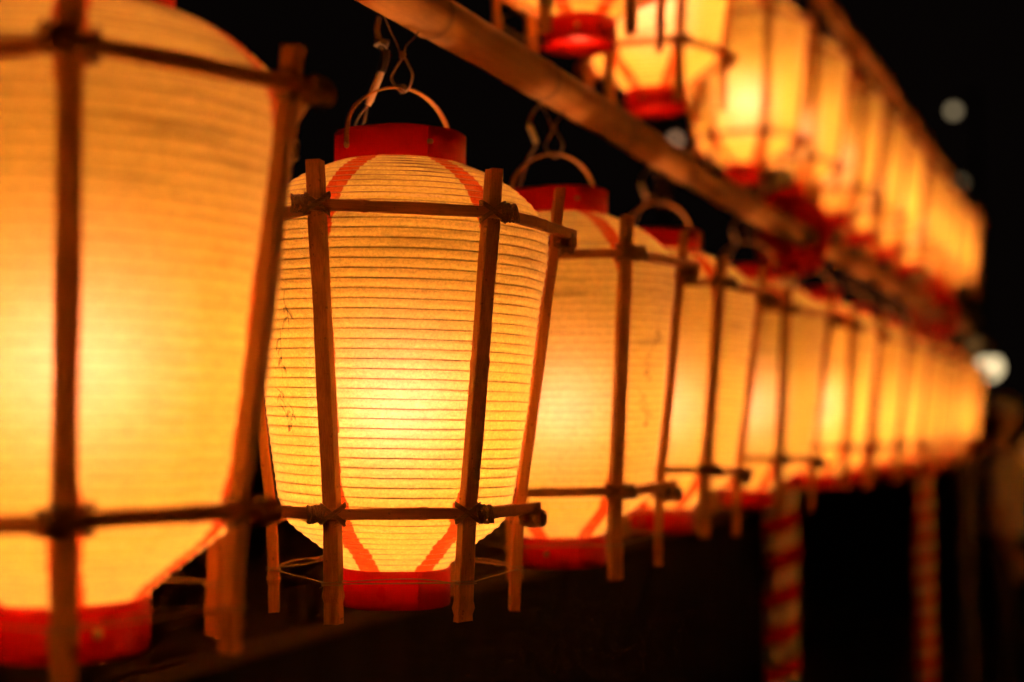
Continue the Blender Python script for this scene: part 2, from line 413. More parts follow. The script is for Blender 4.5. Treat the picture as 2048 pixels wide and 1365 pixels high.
def lash_mesh(seed, knob, mirror):
    """raffia crossed over slat and bar; x along the bar towards its end, y into the lantern, z up (U units, origin on the bar)"""
    rnd = random.Random(seed); b = MB()
    for dg in (1, -1):
        for q in range(-1, 3):
            o = q * 2.6 + rnd.uniform(-.6, .6); fy = -9.2 - abs(q) * .3 - (1.2 if dg > 0 else 0)
            p = [(-21, fy + 3, dg * 15 + o), (-8, fy, dg * 6 + o), (7, fy, -dg * 5 + o), (19, fy + 3, -dg * 14 + o), (22, 8, -dg * 15 + o), (18, 33, -dg * 8 + o), (0, 37, o), (-18, 33, dg * 8 + o), (-23, 8, dg * 16 + o)]
            p = [Vector((x * mirror + rnd.uniform(-.8, .8), y, z + rnd.uniform(-.8, .8))) * U for x, y, z in p]
            b.tube(smooth_path(p, 5, True), 1.55 * U, 6, True)
    if knob:
        for q in range(9):
            xx = 17 + q * 3.3; hh = 15 + rnd.uniform(-1, 1.8); tt = 11.5 + rnd.uniform(-.6, 1.4); tl = rnd.uniform(-5, 5)
            p = [Vector(((xx + tl * math.sin(a) + rnd.uniform(-1, 1)) * mirror, tt * math.cos(a) * 1.05, hh * math.sin(a))) * U for a in [2 * math.pi * i / 12 for i in range(12)]]
            b.tube(smooth_path(p, 2, True), (1.9 + rnd.uniform(-.3, .5)) * U, 5, True)
        for q in range(5):   # loose diagonal turns on the knob
            p = [Vector(((30 + 13 * math.sin(a + q) + rnd.uniform(-1, 1)) * mirror, 11.6 * math.cos(a), 15 * math.sin(a))) * U for a in [2 * math.pi * i / 14 for i in range(14)]]
            b.tube(smooth_path(p, 2, True), 1.5 * U, 5, True)
    else:
        for q in range(3):
            p = [Vector(((16 + q * 3) * mirror, 9.5 * math.cos(a), 12.6 * math.sin(a))) * U for a in [2 * math.pi * i / 12 for i in range(12)]]
            b.tube(p, 1.6 * U, 5, True)
    for q in range(3):       # frayed ends
        a = Vector((rnd.uniform(-18, 18) * mirror, -9, -13)) * U
        b.tube([a, a + Vector((rnd.uniform(-6, 6), -3, -5)) * U, a + Vector((rnd.uniform(-12, 12), -2, -9)) * U], .5 * U, 4)
    return b.mesh('lashing', M['lash'])
def band_mesh(r, z0, z1, name):
    b = MB(); n = 72; t = 3.2; rings = []
    pr = [(r - t, z0), (r, z0 + .8), (r + .6, z0 * .8 + z1 * .2), (r + .6, z0 * .2 + z1 * .8), (r, z1 - .8), (r - t, z1), (r - t - .2, z0 * .5 + z1 * .5)]
    for a in range(n):
        th = 2 * math.pi * a / n; wv = .9 * math.sin(3 * th + r) + .5 * math.sin(7 * th)
        rings.append([((q + wv * .6) * math.cos(th) * U, (q + wv * .6) * math.sin(th) * U, (z + wv * .7) * U) for q, z in pr])
    b.rings(rings, True)
    rings = []                                   # the strip overlaps itself: a second layer that ends in a seam
    for i in range(30):
        th = R(-68) + R(5.5) * i; wv = .9 * math.sin(3 * th + r) + .5 * math.sin(7 * th); o_ = wv * .6
        rings.append([((q + o_) * math.cos(th) * U, (q + o_) * math.sin(th) * U, (z + wv * .7) * U) for q, z in ((r + .2, z0 + 1.5), (r + 2.2, z0 + 1.8), (r + 2.4, (z0 + z1) / 2), (r + 2.2, z1 - 1.8), (r + .2, z1 - 1.5))])
    b.rings(rings)
    return b.mesh(name, M['red'])
def screw_mesh():
    b = MB(); c = 5.2
    b.lathe([(0.01, 6.2), (2.0, 6.1), (2.1, 4.9), (3.6, 4.6), (c, 3.0), (c, 1.8), (7.2, 1.5), (7.4, 0), (7.4, -1)], 20)
    me = b.mesh('screw', M['brass']); me.transform(Matrix.Scale(U, 4) @ Matrix.Rotation(R(90), 4, 'X')); return me   # head looks to -y
def handle_mesh():
    b = MB(); pts = [(-137, 0, 500), (-137.5, 0, 530)]
    for i in range(0, 25):
        a = math.pi * (1 - i / 24); c, s = math.cos(a), math.sin(a)
        pts.append((135 * c * (1 - .05 * s * s), 1.5 * math.sin(a * 3), 540 + 98 * s + 5 * math.sin(a * 2)))
    pts += [(137.5, 0, 530), (137, 0, 500)]
    rings = []
    k = len(pts)
    for i in range(k):
        a = Vector(pts[max(0, i - 1)]); c = Vector(pts[min(k - 1, i + 1)]); t = (c - a).normalized(); n = Vector((0, 1, 0)).cross(t).normalized()
        rings.append([(Vector(pts[i]) + n * dx + Vector((0, 1, 0)) * dy) * U for dx, dy in ((-1.7, -6), (1.7, -6), (2.4, 0), (1.7, 6), (-1.7, 6), (-2.4, 0))])
    b.rings(rings)
    return b.mesh('handle', M['handle'])
def cord_mesh(seed):
    rnd = random.Random(seed); b = MB(); zb = -330
    cs = []
    for k in range(6):
        ph = R(30 + 60 * k); d = Vector((math.sin(ph), -math.cos(ph), 0)); t = Vector((math.cos(ph), math.sin(ph), 0)); z = zb + rnd.uniform(-3, 3)
        cs.append((d, t, z))
        for q in range(2):
            zz = z + q * 4.5; tl = rnd.uniform(-2, 2); r0 = interp(SLAT, zz); loop = []
            for x, y in ((-13.2, -18), (0, -18.6), (13.2, -18), (14, 0), (13.2, 18), (0, 18.6), (-13.2, 18), (-14, 0)):
                loop.append((d * (r0 + x) + t * y + Vector((0, 0, zz + tl * y / 15))) * U)
            b.tube(loop, 1.25 * U, 5, True)
    for k in range(6):
        (d0, t0, z0), (d1, t1, z1) = cs[k], cs[(k + 1) % 6]; r0 = 243
        a = d0 * r0 + t0 * 17 + Vector((0, 0, z0 + 2)); c = d1 * r0 - t1 * 17 + Vector((0, 0, z1 + 2))
        m_ = (a + c) / 2 + Vector((0, 0, rnd.uniform(-3, 2)))
        b.tube(smooth_path([a * U, m_ * U, c * U], 6), 1.35 * U, 5)
        if k in (1, 5, 3):
            m2 = a.lerp(c, .62) + Vector((0, 0, 8))
            b.tube(smooth_path([(a + Vector((0, 0, 4))) * U, m2 * U, (c + Vector((0, 0, -2))) * U], 6), 1.0 * U, 5)
        b.tube([c * U, (c + d1 * 6 + Vector((0, 0, -5))) * U, (c + d1 * 9 - t1 * 7 + Vector((0, 0, -9))) * U], .9 * U, 4)
    return b.mesh('tie_cord', M['cord'])
def bulb_mesh():
    b = MB(); pr = [(0.5, -44)] + [(40 * math.sin(math.pi * i / 12), -4 - 40 * math.cos(math.pi * i / 12)) for i in range(1, 10)] + [(22, 40), (18, 52)]
    b.lathe([(r * U, z * U) for r, z in pr], 20)
    return b.mesh('bulb', M['bulb'])
def socket_mesh():
    b = MB(); b.lathe([(2, 118), (9, 116), (20, 108), (24, 96), (24, 62), (21, 52), (17, 50)], 20)
    b.tube([(0, 0, 118), (0, 0, 300), (20, 4, 470), (40, 8, 505)], 3, 6)
    me = b.mesh('socket', M['socket']); me.transform(Matrix.Scale(U, 4)); return me

S = {}
S['shade'] = shade_mesh(); S['rib'] = rib_mesh()
S['slats'] = [slat_mesh(1, [-352]), slat_mesh(2, [72, -376], -8, -2), slat_mesh(3, [-340], 3, 8), slat_mesh(4, [210, -330], 5, 4), slat_mesh(5, [-362], -5, 0), slat_mesh(6, [20, -345], 0, 6)]
S['short_slat'] = slat_mesh(7, [-350], -30, -16)
LEVEL = {'top': dict(R=318, bar=299, z=352), 'bot': dict(R=248, bar=237, z=-202)}
for k, L in LEVEL.items():
    sl = L['R'] * .5; e = sl + 44; tr = L['bar'] * math.tan(R(30)) - 9
    nd = [-72] if k == 'top' else [42]
    L['bars'] = [bar_mesh(-e, e, 1, nd), bar_mesh(-tr, e - 4, 2, [30]), bar_mesh(-e + 14, e - 22, 3, [-40]), bar_mesh(-tr, tr, 4, []), bar_mesh(-e + 22, e - 14, 5, [20]), bar_mesh(-e + 4, tr, 6, [-10])]
    L['dz'] = [0, -4, -25, -3, -25, -4]
S['lash'] = {(kn, mi): lash_mesh(11 + 3 * kn + mi, kn, mi) for kn in (0, 1) for mi in (1, -1)}
S['tband'] = band_mesh(131, 472, 540, 'top_band'); S['bband'] = band_mesh(107, -397, -322, 'bottom_band')
S['screw'] = screw_mesh(); S['handle'] = handle_mesh(); S['cord'] = cord_mesh(3); S['bulb'] = bulb_mesh(); S['socket'] = socket_mesh()
bulb_light = bpy.data.lights.new('bulb_light', 'POINT'); bulb_light.energy = BULB_W; bulb_light.color = BULB_C; bulb_light.shadow_soft_size = 44 * U
BULB_Z = 0
bulb_lights = []                                # bulbs age: four brightnesses
for q in (.80, 1.0, 1.08, .92):
    bl_ = bulb_light.copy(); bl_.energy = BULB_W * q; bulb_lights.append(bl_)

def hook_mesh(gap, seed):
    """wire that hangs the handle from the bamboo pole above; gap = handle apex to pole underside, z = 0 at the apex"""
    rnd = random.Random(seed); b = MB(); g = gap
    lp = min(62, g * .55)
    # closed eye round the handle
    eye = [(0, -9, -7), (-16, -7, .16 * lp), (-24, 0, .42 * lp), (-12, 3, .8 * lp), (-2, 4, lp), (3, 2, lp * 1.02), (14, -3, .78 * lp), (25, -3, .4 * lp), (15, 4, .05 * lp), (2, 8, -6)]
    b.tube(smooth_path([Vector(p) * U for p in eye], 6, True), 2.7 * U, 8, True)
    for q in range(4):       # twist above the eye
        p = [Vector((5 * math.cos(a), 5 * math.sin(a), lp * (1 + .05 * q) + 1.2 * a / 6.28)) * U for a in [2 * math.pi * i / 10 for i in range(11)]]
        b.tube(p, 2.4 * U, 6)
    top = g + 112
    for sx, n_ in ((-1, 0), (1, 1)):   # two strands that go up and round the pole
        p = [(sx * 2, 3 * sx, lp), (sx * 5 - 2, 10 * sx, lp + (g - lp) * .45), (sx * 12, 34 * sx, g - 4), (sx * 16, 59 * sx, g + 30), (sx * 17, 62 * sx, g + 60), (sx * 12, 40 * sx, g + 100), (sx * 4, 0, top)]
        b.tube(smooth_path([Vector(q) * U for q in p], 6), 1.9 * U, 7)
    # turns at the bottom round the cane
    for q in range(3):
        p = [Vector((-5 + 5 * q + rnd.uniform(-1, 1), 8.5 * math.cos(a), 5.2 * math.sin(a) + 0)) * U for a in [2 * math.pi * i / 12 for i in range(12)]]
        b.tube(p, 2.2 * U, 6, True)
    return b.mesh('hanging_wire', M['wire'])
def cable_mesh_parts(top_z, full, leads):
    """flex that runs from the pole into the lantern (U units, lantern space)"""
    flex, tape, sleeve = MB(), MB(), MB()
    if full:
        P0 = [(-46, 26, top_z + 30), (-50, 8, top_z - 2), (-40, 6, top_z - 30), (-33, 8, top_z - 52)]
        flex.tube(smooth_path([Vector(p) * U for p in P0], 6), [6.5 * U] * 19, 8)
        for q in range(5):
            p = [Vector((-40 + 3 * math.sin(a * 2 + q) + 11 * math.cos(a), 7 + 11 * math.sin(a), top_z - 22 - 3 * q + 5 * math.sin(a + q))) * U for a in [2 * math.pi * i / 12 for i in range(12)]]
            flex.tube(smooth_path(p, 2, True), 3.2 * U, 6, True)
        tp = [(-33, 8, top_z - 40), (-33, 9, top_z - 56), (-37, 11, top_z - 72), (-40, 12, top_z - 84)]
        tape.tube(smooth_path([Vector(p) * U for p in tp], 4), [9.5 * U, 9.8 * U, 9.2 * U, 9.9 * U, 9.3 * U, 9.6 * U, 9.1 * U, 9.6 * U, 9 * U, 9.3 * U, 8.8 * U, 8.6 * U, 8.2 * U], 10)
        sl = [(-39, 12, top_z - 80), (-48, 16, top_z - 104), (-58, 20, top_z - 128), (-66, 24, top_z - 150)]
        n = len(smooth_path(sl, 4)); rr = [(7.2 + 1.2 * (i / n) - (2.4 if i >= n - 2 else 0)) * U for i in range(n)]
        sleeve.tube(smooth_path([Vector(p) * U for p in sl], 4), rr, 10)
        for o in (-1, 1):
            w_ = [(-66, 24 + 2 * o, top_z - 148), (-80 + 7 * o, 30, top_z - 180), (-92 + 5 * o, 30, top_z - 215), (-95 + 3 * o, 24, top_z - 250), (-60, 10, top_z - 290), (0, 0, 420)]
            lw = MB(); lw.tube(smooth_path([Vector(p) * U for p in w_], 6), 2.3 * U, 6); leads.append(lw)
    else:
        P0 = [(-30, 40, top_z + 26), (-52, 14, top_z - 4), (-60, 8, top_z - 40), (-42, 10, top_z - 78), (-70, 20, top_z - 130), (-88, 24, top_z - 200), (-70, 12, top_z - 250), (0, 0, 420)]
        flex.tube(smooth_path([Vector(p) * U for p in P0], 6), 4.2 * U, 7)
        sleeve.tube(smooth_path([Vector(p) * U for p in ((-60, 9, top_z - 36), (-50, 9, top_z - 60), (-43, 10, top_z - 80))], 5), 7.5 * U, 8)
    return flex, tape, sleeve
def ink_mesh(seed):
    """a small brush-drawn spray of leaves on the paper, centred on the front (azimuth 0)"""
    rnd = random.Random(seed); b = MB()
    def surf(ax, z):
        s0, s1 = 0.0, LTOT
        for _ in range(24):
            m_ = (s0 + s1) / 2
            if prof_at(m_).y > z: s0 = m_
            else: s1 = m_
        r = prof_at(s0).x + 1.6; th = ax / r
        return Vector((math.sin(th) * r, -math.cos(th) * r, z)) * U
    def stroke(pts, wd):
        pts = smooth_path([Vector((x, z, 0)) for x, z in pts], 5); vs = []; fs = []; k = len(pts)
        for i, p in enumerate(pts):
            a, c = pts[max(0, i - 1)], pts[min(k - 1, i + 1)]; t = (c - a).normalized(); n = Vector((-t.y, t.x, 0))
            h = wd * (0.25 + math.sin(math.pi * min(1, (i + .6) / k)) ** .7)
            for s in (-1, 1):
                q = p + n * (h * s); vs.append(surf(q.x, q.y))
        for i in range(k - 1): fs.append((2 * i, 2 * i + 1, 2 * i + 3, 2 * i + 2))
        b.add(vs, fs)
    for (x0, z0, hgt) in ((-8, 40, 100), (10, -60, 60), (26, 130, 80), (-26, -10, 40)):
        stem = [(x0, z0), (x0 + rnd.uniform(-4, 4), z0 + hgt * .4), (x0 + rnd.uniform(-10, 10), z0 + hgt * .75), (x0 + rnd.uniform(-14, 14), z0 + hgt)]
        stroke(stem, 1.0)
        for q in range(4):
            i = rnd.random(); a, c = stem[1], stem[2]; bx, bz = a[0] + (c[0] - a[0]) * i, a[1] + (c[1] - a[1]) * i + rnd.uniform(-15, 15); sg = rnd.choice((-1, 1))
            ln = rnd.uniform(12, 24); stroke([(bx, bz), (bx + sg * ln * .5, bz - ln * .3 + rnd.uniform(-4, 4)), (bx + sg * ln * .8, bz - ln)], rnd.uniform(1.6, 3.6))
    return b.mesh('ink_mark', M['ink'], False)
S['ink'] = ink_mesh(5)

TONE = {}
def lantern(loc, yaw, label, group, gap, seed, ink=None, full_cable=False, pole_dir=0.0):
    rnd = random.Random(seed)
    e = thing('paper_lantern', label, 'lantern', loc, (R(rnd.uniform(-1.3, 1.3)) if not full_cable else 0, R(rnd.uniform(-1.3, 1.3) * (seed != 40) if not full_cable else .45), yaw), group)
    sh = node('paper_shade', S['shade'], e, rot=(0, 0, R(rnd.uniform(0, 1)))); node('rib_spiral', S['rib'], sh)
    if ink is not None: node('ink_mark', S['ink'], sh, rot=(0, 0, R(ink)))
    tb = node('top_band', S['tband'], e); bb = node('bottom_band', S['bband'], e)
    for ph, par, r, z in ((24, tb, 131.5, 508), (204, tb, 131.5, 506), (-52, tb, 136.5, 504), (128, tb, 136.5, 504), (92, bb, 107.5, -362), (-20 if not full_cable else -88, bb, 107.5, -360)):
        a = R(ph + (rnd.uniform(-15, 15) if not full_cable else 0) * (1 if abs(z) < 400 else 0))
        node('screw', S['screw'], par, (math.sin(a) * r * U, -math.cos(a) * r * U, z * U), (0, 0, a))
    node('handle', S['handle'], e, rot=(0, 0, R(38)))
    sel = list(range(6))
    if not full_cable: rnd.shuffle(sel)
    for k in range(6):
        node('slat', S['short_slat'] if (seed == 40 and k == 1) else S['slats'][sel[k]], e, rot=(0, 0, R(-90 + (-30 + 60 * k))))
    for lv, L in LEVEL.items():
        for k in range(6):
            a = R(60 * k); z = L['z'] + L['dz'][k]; tilt = R(rnd.uniform(-.6, .6))
            if full_cable and k == 0: tilt = R(1.5 if lv == 'top' else -.2)
            n = Vector((math.sin(a), -math.cos(a), 0))
            node('crossbar', L['bars'][k], e, n * L['bar'] * U + Vector((0, 0, z * U)), (0, tilt, a))
            for sd in (-1, 1):
                # one lashing at each slat: the bars 0, 2, 4 carry it
                if k % 2 == 0:
                    t = Vector((math.cos(a), math.sin(a), 0)); z2 = z - sd * L['R'] * .5 * math.tan(tilt)
                    node('lashing', S['lash'][(1 if (k == 0 or rnd.random() < .35) else 0, sd)], e, n * L['bar'] * U + t * (sd * L['R'] * .5 * U) + Vector((0, 0, z2 * U)), (0, 0, a))
    node('tie_cord', S['cord'], e)
    node('hanging_wire', hook_mesh(gap, seed), e, (2 * U, 0, 637 * U), (0, 0, pole_dir - yaw))
    leads = []; fl, tp, sl = cable_mesh_parts(637 + gap, full_cable, leads)
    c = node('cable', fl.mesh('cable', M['cable']), e)
    if full_cable: node('tape', tp.mesh('tape', M['tape']), c)
    for lw in leads: node('lead_wire', lw.mesh('lead_wire', M['cable']), c)
    node('sleeve', sl.mesh('sleeve', M['sleeve']), c)
    node('socket', S['socket'], e, (0, 0, BULB_Z * U)); node('bulb', S['bulb'], e, (0, 0, BULB_Z * U))
    node('bulb_light', bulb_lights[1 if full_cable else 3 if seed == 40 else rnd.randrange(4)], e, (0, 0, (BULB_Z - 2) * U))
    return e

POLE_R = 50
def pole_X(d): return 1450 - 30 * d
def pole_z(d): return 846 - 41 * d
row_yaw = math.atan2(VX - 1024, F)          # the row runs away from the lens to this side
ORD = ['first', 'second', 'third', 'fourth', 'fifth', 'sixth', 'seventh', 'eighth', 'ninth', 'tenth', 'eleventh', 'twelfth', 'thirteenth']
lower = [-0.22, 0.09, 0.39, 0.68, 1.0, 1.26, 1.57, 1.95, 2.37, 2.69, 3.01, 3.30, 3.58, 3.97, 4.27]
L_LOW = {0: 'large blurred paper lantern closest to the lens, cut off by the picture edge',
         1: 'sharply focused cream paper lantern with six bamboo slats and red bands',
         2: 'slightly blurred paper lantern directly behind the sharply focused one',
         3: 'blurred paper lantern third behind the big cropped one in the lower row'}
for i, d in enumerate(lower, -3):
    X = {0: 1421, 2: 1400, 1: 1435}.get(i, 1430)
    z = {0: 62, 1: 0}.get(i, random.uniform(-6, 6))
    gap = pole_z(d) - POLE_R - 637 - z
    if gap < 62: z -= 62 - gap; gap = 62
    p = row(d, X, z)
    yaw = -math.atan2(p.x, p.y) + R({0: 29, 1: 2.0, 2: 1}.get(i, random.uniform(-6, 6)))
    lab = L_LOW.get(i) or f'glowing paper lantern, {ORD[max(i, 0)]} of the lower row counted from the lens'
    if i < 0: lab = f'paper lantern of the lower row hanging {ORD[-i - 1]} before the big cropped one'
    if i == 11: lab = 'most distant paper lantern at the end of the lower row'
    lantern(p, yaw, lab, 'lanterns of the lower row', gap, 40 + i, {1: -54, 2: 52, 3: -5, 5: 8}.get(i), i == 1, -row_yaw + R(90) * 0)

upper = [(0.82, 1560, 1450), (1.13, 1560, 1450), (1.45, 1552, 1441), (1.77, 1623, 1437), (2.40, 1759, 1470), (2.66, 1705, 1478), (2.98, 1670, 1462), (3.29, 1655, 1455), (3.60, 1650, 1450), (4.02, 1645, 1450), (4.33, 1640, 1450), (4.63, 1635, 1450), (4.93, 1630, 1448)]
L_UP = {0: 'upper paper lantern cut off by the top edge, open red band showing inside',
        1: 'upper lantern whose red band hangs just above the middle of the bamboo pole',
        2: 'upper lantern beside the striped post, red band in front of other lanterns'}
for i, (d, X, z) in enumerate(upper, -2):
    p = row(d, X, z)
    yaw = -math.atan2(p.x, p.y) + R(random.uniform(-12, 12) + (6 if i == 0 else 0))
    lab = L_UP.get(i) or f'glowing paper lantern, {ORD[max(i, 0)]} of the upper row counted from the lens'
    if i < 0: lab = f'paper lantern of the upper row hanging {ORD[-i - 1]} before the one cut by the top edge'
    if i == 10: lab = 'most distant paper lantern at the end of the upper row'
    lantern(p, yaw, lab, 'lanterns of the upper row', 150, 80 + i, {1: 30, 2: -15}.get(i), False, -row_yaw)

# added unseen lanterns that brighten the frames: a run behind the lens, tiers opposite
def fill_lantern(loc, label, group):
    e = thing('paper_lantern', label, 'lantern', loc, (0, 0, 0), group)
    sh = node('paper_shade', S['shade'], e); node('rib_spiral', S['rib'], sh)
    node('top_band', S['tband'], e); node('bottom_band', S['bband'], e); node('handle', S['handle'], e); node('bulb', S['bulb'], e, (0, 0, BULB_Z * U))
    node('hanging_wire', S['plain_hook'], e, (0, 0, 637 * U)); node('bulb_light', bulb_light, e, (0, 0, (BULB_Z - 2) * U))
S['plain_hook'] = hook_mesh(150, 5)
for i in range(4):
    p = Vector((-.75 + .5 * i, -.45, CAM.z))
    fill_lantern(p, f'added unseen paper lantern behind the photographer, {ORD[i]} along its pole', 'added unseen lanterns behind the photographer')
OPP = -2750
for i in range(39):
    fill_lantern(row(.75 + .34 * (i % 13), OPP, (0, 1400, -1400)[i // 13]), f'added unseen paper lantern facing the rows, {ORD[i % 13]} of its {("middle", "upper", "lowest")[i // 13]} tier', 'added unseen lanterns facing the rows')

# ------------------------------------------------------------------ bamboo poles
def bamboo(p0, p1, r, label, wob_seed):
    L = (p1 - p0).length; b = MB(); rings = []; n = 28; x = 0.0; xs = []
    rnd = random.Random(wob_seed)
    while x < L: xs.append(x); x += .012 if min(abs(((x) % .28) - .14), 1) < .03 else .028
    xs.append(L)
    for x in xs:
        m_ = (x % .28) - .14
        rr = r * (1 - .06 * x / L) * (1 + .055 * math.exp(-(m_ / .006) ** 2) - .03 * math.exp(-((m_ - .012) / .008) ** 2))
        cy = .004 * math.sin(x * 1.9 + wob_seed); cz = .003 * math.sin(x * 2.7 + 2 * wob_seed)
        rings.append([(x, cy + rr * math.cos(2 * math.pi * a / n), cz + rr * math.sin(2 * math.pi * a / n)) for a in range(n)])
    b.rings(rings)
    o = thing('bamboo_pole', label, 'pole', p0, (0, 0, 0), 'bamboo poles the lanterns hang from', b.mesh('bamboo_pole', M['pole']))
    o.rotation_mode = 'QUATERNION'; o.rotation_quaternion = (p1 - p0).to_track_quat('X', 'Z')
    return o
bamboo(row(-0.45, pole_X(-.45), pole_z(-.45)), row(4.55, pole_X(4.55), pole_z(4.55)), POLE_R * U, 'thick weathered bamboo pole running above the lower row of lanterns', 1)
bamboo(row(0.5, 1600, 2290), row(5.2, 1622, 2290), POLE_R * U, 'bamboo pole over the upper row of lanterns', 2)

bamboo(Vector((-1.8, -.45, CAM.z + .38)), Vector((1.1, -.45, CAM.z + .38)), POLE_R * U, 'added unseen bamboo pole behind the photographer', 3)  # this pole and the tier poles below are added to carry the fill lanterns
for zu, nm in ((-560, 'lowest'), (840, 'middle'), (2240, 'upper')):
    bamboo(row(.4, OPP, zu), row(5.0, OPP, zu), POLE_R * U, f'added unseen bamboo pole over the {nm} tier facing the rows', 5)
for (dd, X, zt, nm) in ((5.3, 2030, 2250, 'slender bamboo upright carrying the far end of the upper pole'), ):
    q = row(dd, X, 0); b = MB(); b.lathe([(.022 * (1 + .06 * math.exp(-(((z * .05) % .3 - .15) / .008) ** 2)), z * .05) for z in range(0, int((CAM.z + zt * U) / .05) + 1)], 16)
    thing('bamboo_upright', nm, 'pole', (q.x, q.y, 0), me=b.mesh('bamboo_upright', M['pole']))

bamboo(row(5.08, 1560, 2290 - 90), row(5.36, 2110, 2290 - 90), 34 * U, 'short bamboo cross piece under the far end of the upper pole', 4)

# ------------------------------------------------------------------ wooden stage behind the row
def stage():
    zt = CAM.z - 1096 * U; along = (row(2, 0) - row(1, 0)).normalized(); back = Vector((-along.y, along.x, 0)); o = row(0.2, 4000, 0); o.z = 0
    e = thing('stage', 'low dark wooden stage behind the lanterns with a black skirt', 'stage', o, (0, 0, math.atan2(along.y, along.x)))
    L = 8.2; n = 16; wd = .155
    b = MB(); b.box((0, 0, 0), (L / 2, wd / 2 - .003, .018)); me = b.mesh('plank', M['stage'], False)
    for i in range(n): node('plank', me, e, (L / 2, wd * (i + .5), zt - .018 + .0015 * math.sin(i * 4.1)))
    b = MB(); rings = []
    for i in range(161):
        x = L * i / 160; y = .03 + .014 * math.sin(i * 1.3) + .006 * math.sin(i * .37)
        rings.append([(x, y, .01), (x, y + .004, .01), (x, .032, zt - .04), (x, .028, zt - .04)])
    b.rings(rings); node('skirt', b.mesh('skirt', M['black_cloth']), e)
    lg = MB(); lg.box((0, 0, (zt - .04) / 2), (.04, .04, (zt - .04) / 2)); lm = lg.mesh('leg', M['stage'], False)
    for i in range(5):
        for y in (.12, wd * n - .08): node('leg', lm, e, (.1 + (L - .2) * i / 4, y, 0))
stage()

# ------------------------------------------------------------------ striped posts
def post(d, X, label, seed, H=2.11):
    p = row(d, X, 0); p.z = 0; r = .034
    e = thing('striped_post', label, 'post', p, (0, 0, R(seed * 40)), 'red and white posts that carry the poles')
    b = MB(); b.lathe([(r, 0)] + [(r * (1 + .01 * math.sin(i * 1.7 + seed)), H * i / 40) for i in range(1, 40)] + [(r * .97, H + .008), (r * .8, H + .018), (r * .45, H + .025), (.001, H + .027)], 32)
    node('shaft', b.mesh('shaft', M['white_cloth']), e)
    pt = .074; wd = .036; b = MB(); n = 28; k = int((H - .045) / pt * n); rings = []
    for i in range(k + 1):
        th = 2 * math.pi * i / n; z = .03 + pt * i / n
        pr = [(r - .001, -wd / 2), (r + .0016, -wd / 2), (r + .0018, 0), (r + .0016, wd / 2), (r - .001, wd / 2)]
        rings.append([(q * math.cos(th), q * math.sin(th), z + dz) for q, dz in pr])
    b.rings(rings)
    node('stripe_wrap', b.mesh('stripe_wrap', M['red_cloth']), e)
    # red cloth binding that ties the bamboo to the post
    q = row(d, pole_X(d) - 10, pole_z(d)); rnd = random.Random(seed); b = MB()
    c = Vector((0, 0, q.z)); pd = (Vector((q.x, q.y, 0)) - Vector((p.x, p.y, 0))); gap_ = pd.length; pd = pd.normalized(); rot = Matrix.Rotation(-R(seed * 40), 3, 'Z'); dl = rot @ pd
    al = Vector((-dl.y, dl.x, 0))
    for sg in (1, -1):
        for j in range(5):
            o = (j - 2) * .011 + rnd.uniform(-.003, .003); loop = []
            for a in range(16):
                t = 2 * math.pi * a / 16
                v = c + dl * (gap_ * .5 + math.cos(t) * (gap_ * .5 + .034)) + (al * .05 * sg + Vector((0, 0, .055))) * math.sin(t) + Vector((0, 0, o)) + al * (o * -sg)
                loop.append(v)
            b.tube(smooth_path(loop, 2, True), .005, 6, True)
    for j in range(4):
        rr = .039 + rnd.uniform(-.002, .003); z0 = q.z - .05 + j * .017
        b.tube([Vector((rr * math.cos(t), rr * math.sin(t), z0 + .004 * math.sin(t + j))) for t in [2 * math.pi * i / 20 for i in range(20)]], .007, 6, True)
    node('binding', b.mesh('binding', M['red_cloth']), e)
    return e
post(2.246, 1505, 'red and white spiral striped post standing beside the fourth lower lantern', 1)
post(3.92, 1509, 'distant red striped post near the far end of the lantern rows', 2)

# ------------------------------------------------------------------ lamps far behind
def lamp_post(px, ground_y, dist, lamps, label):
    base = at(px, 808, dist); base.z = 0
    e = thing('lamp_post', label, 'lamp post', base, group='distant lamps')
    top = max(at(0, y, dist).z for _, y, *_ in lamps) + .25
    b = MB(); b.lathe([(.07, 0), (.07, .05), (.045, .08), (.038, 1.2), (.03, top), (.001, top + .01)], 14); node('post', b.mesh('post', M['dark_metal']), e)
    for (x, y, rad, c, s) in lamps:
        q = at(x, y, dist) - base; b = MB()
        b.tube(smooth_path([Vector((0, 0, q.z + .12)), Vector((q.x * .5, q.y * .5 , q.z + .2)), Vector((q.x, q.y, q.z + rad + .02))], 5), .014, 6)
        b.lathe([(.001, rad + .06), (rad * .6, rad + .03), (rad * .75, rad * .72)], 14)
        b.v = [v if i < len(b.v) - 42 else (v[0] + q.x, v[1] + q.y, v[2] + q.z) for i, v in enumerate(b.v)]
        arm = node('lamp_arm', b.mesh('lamp_arm', M['dark_metal']), e)
        g = MB(); g.lathe([(rad * max(.01, math.sin(math.pi * i / 12)), -rad * math.cos(math.pi * i / 12)) for i in range(13)], 18)
        node('globe', g.mesh('globe', emit_mat('lamp_glow', c, s)), arm, q)
lamp_post(1926, 0, 5.9, [(1979, 735, .052, (1.0, .78, .42), 1.5), (1945, 690, .035, (1.0, .45, .12), .16)], 'lamp post with a bright round globe beyond the lower row')
lamp_post(1962, 0, 15.0, [(1907, 222, .052, (1.0, .76, .42), .6), (1919, 366, .06, (1.0, .72, .36), .2)], 'tall distant lamp post with two dim globes against the dark sky')
lamp_post(1330, 0, 9.0, [(1351, 280, .03, (1.0, .50, .26), .9)], 'small lit globe on a post seen between the poles')
gl = bpy.data.lights.new('globe_light', 'POINT'); gl.energy = 24.0; gl.color = (1.0, .74, .56); gl.shadow_soft_size = .05; node('globe_light', gl, None, at(1979, 735, 5.9))

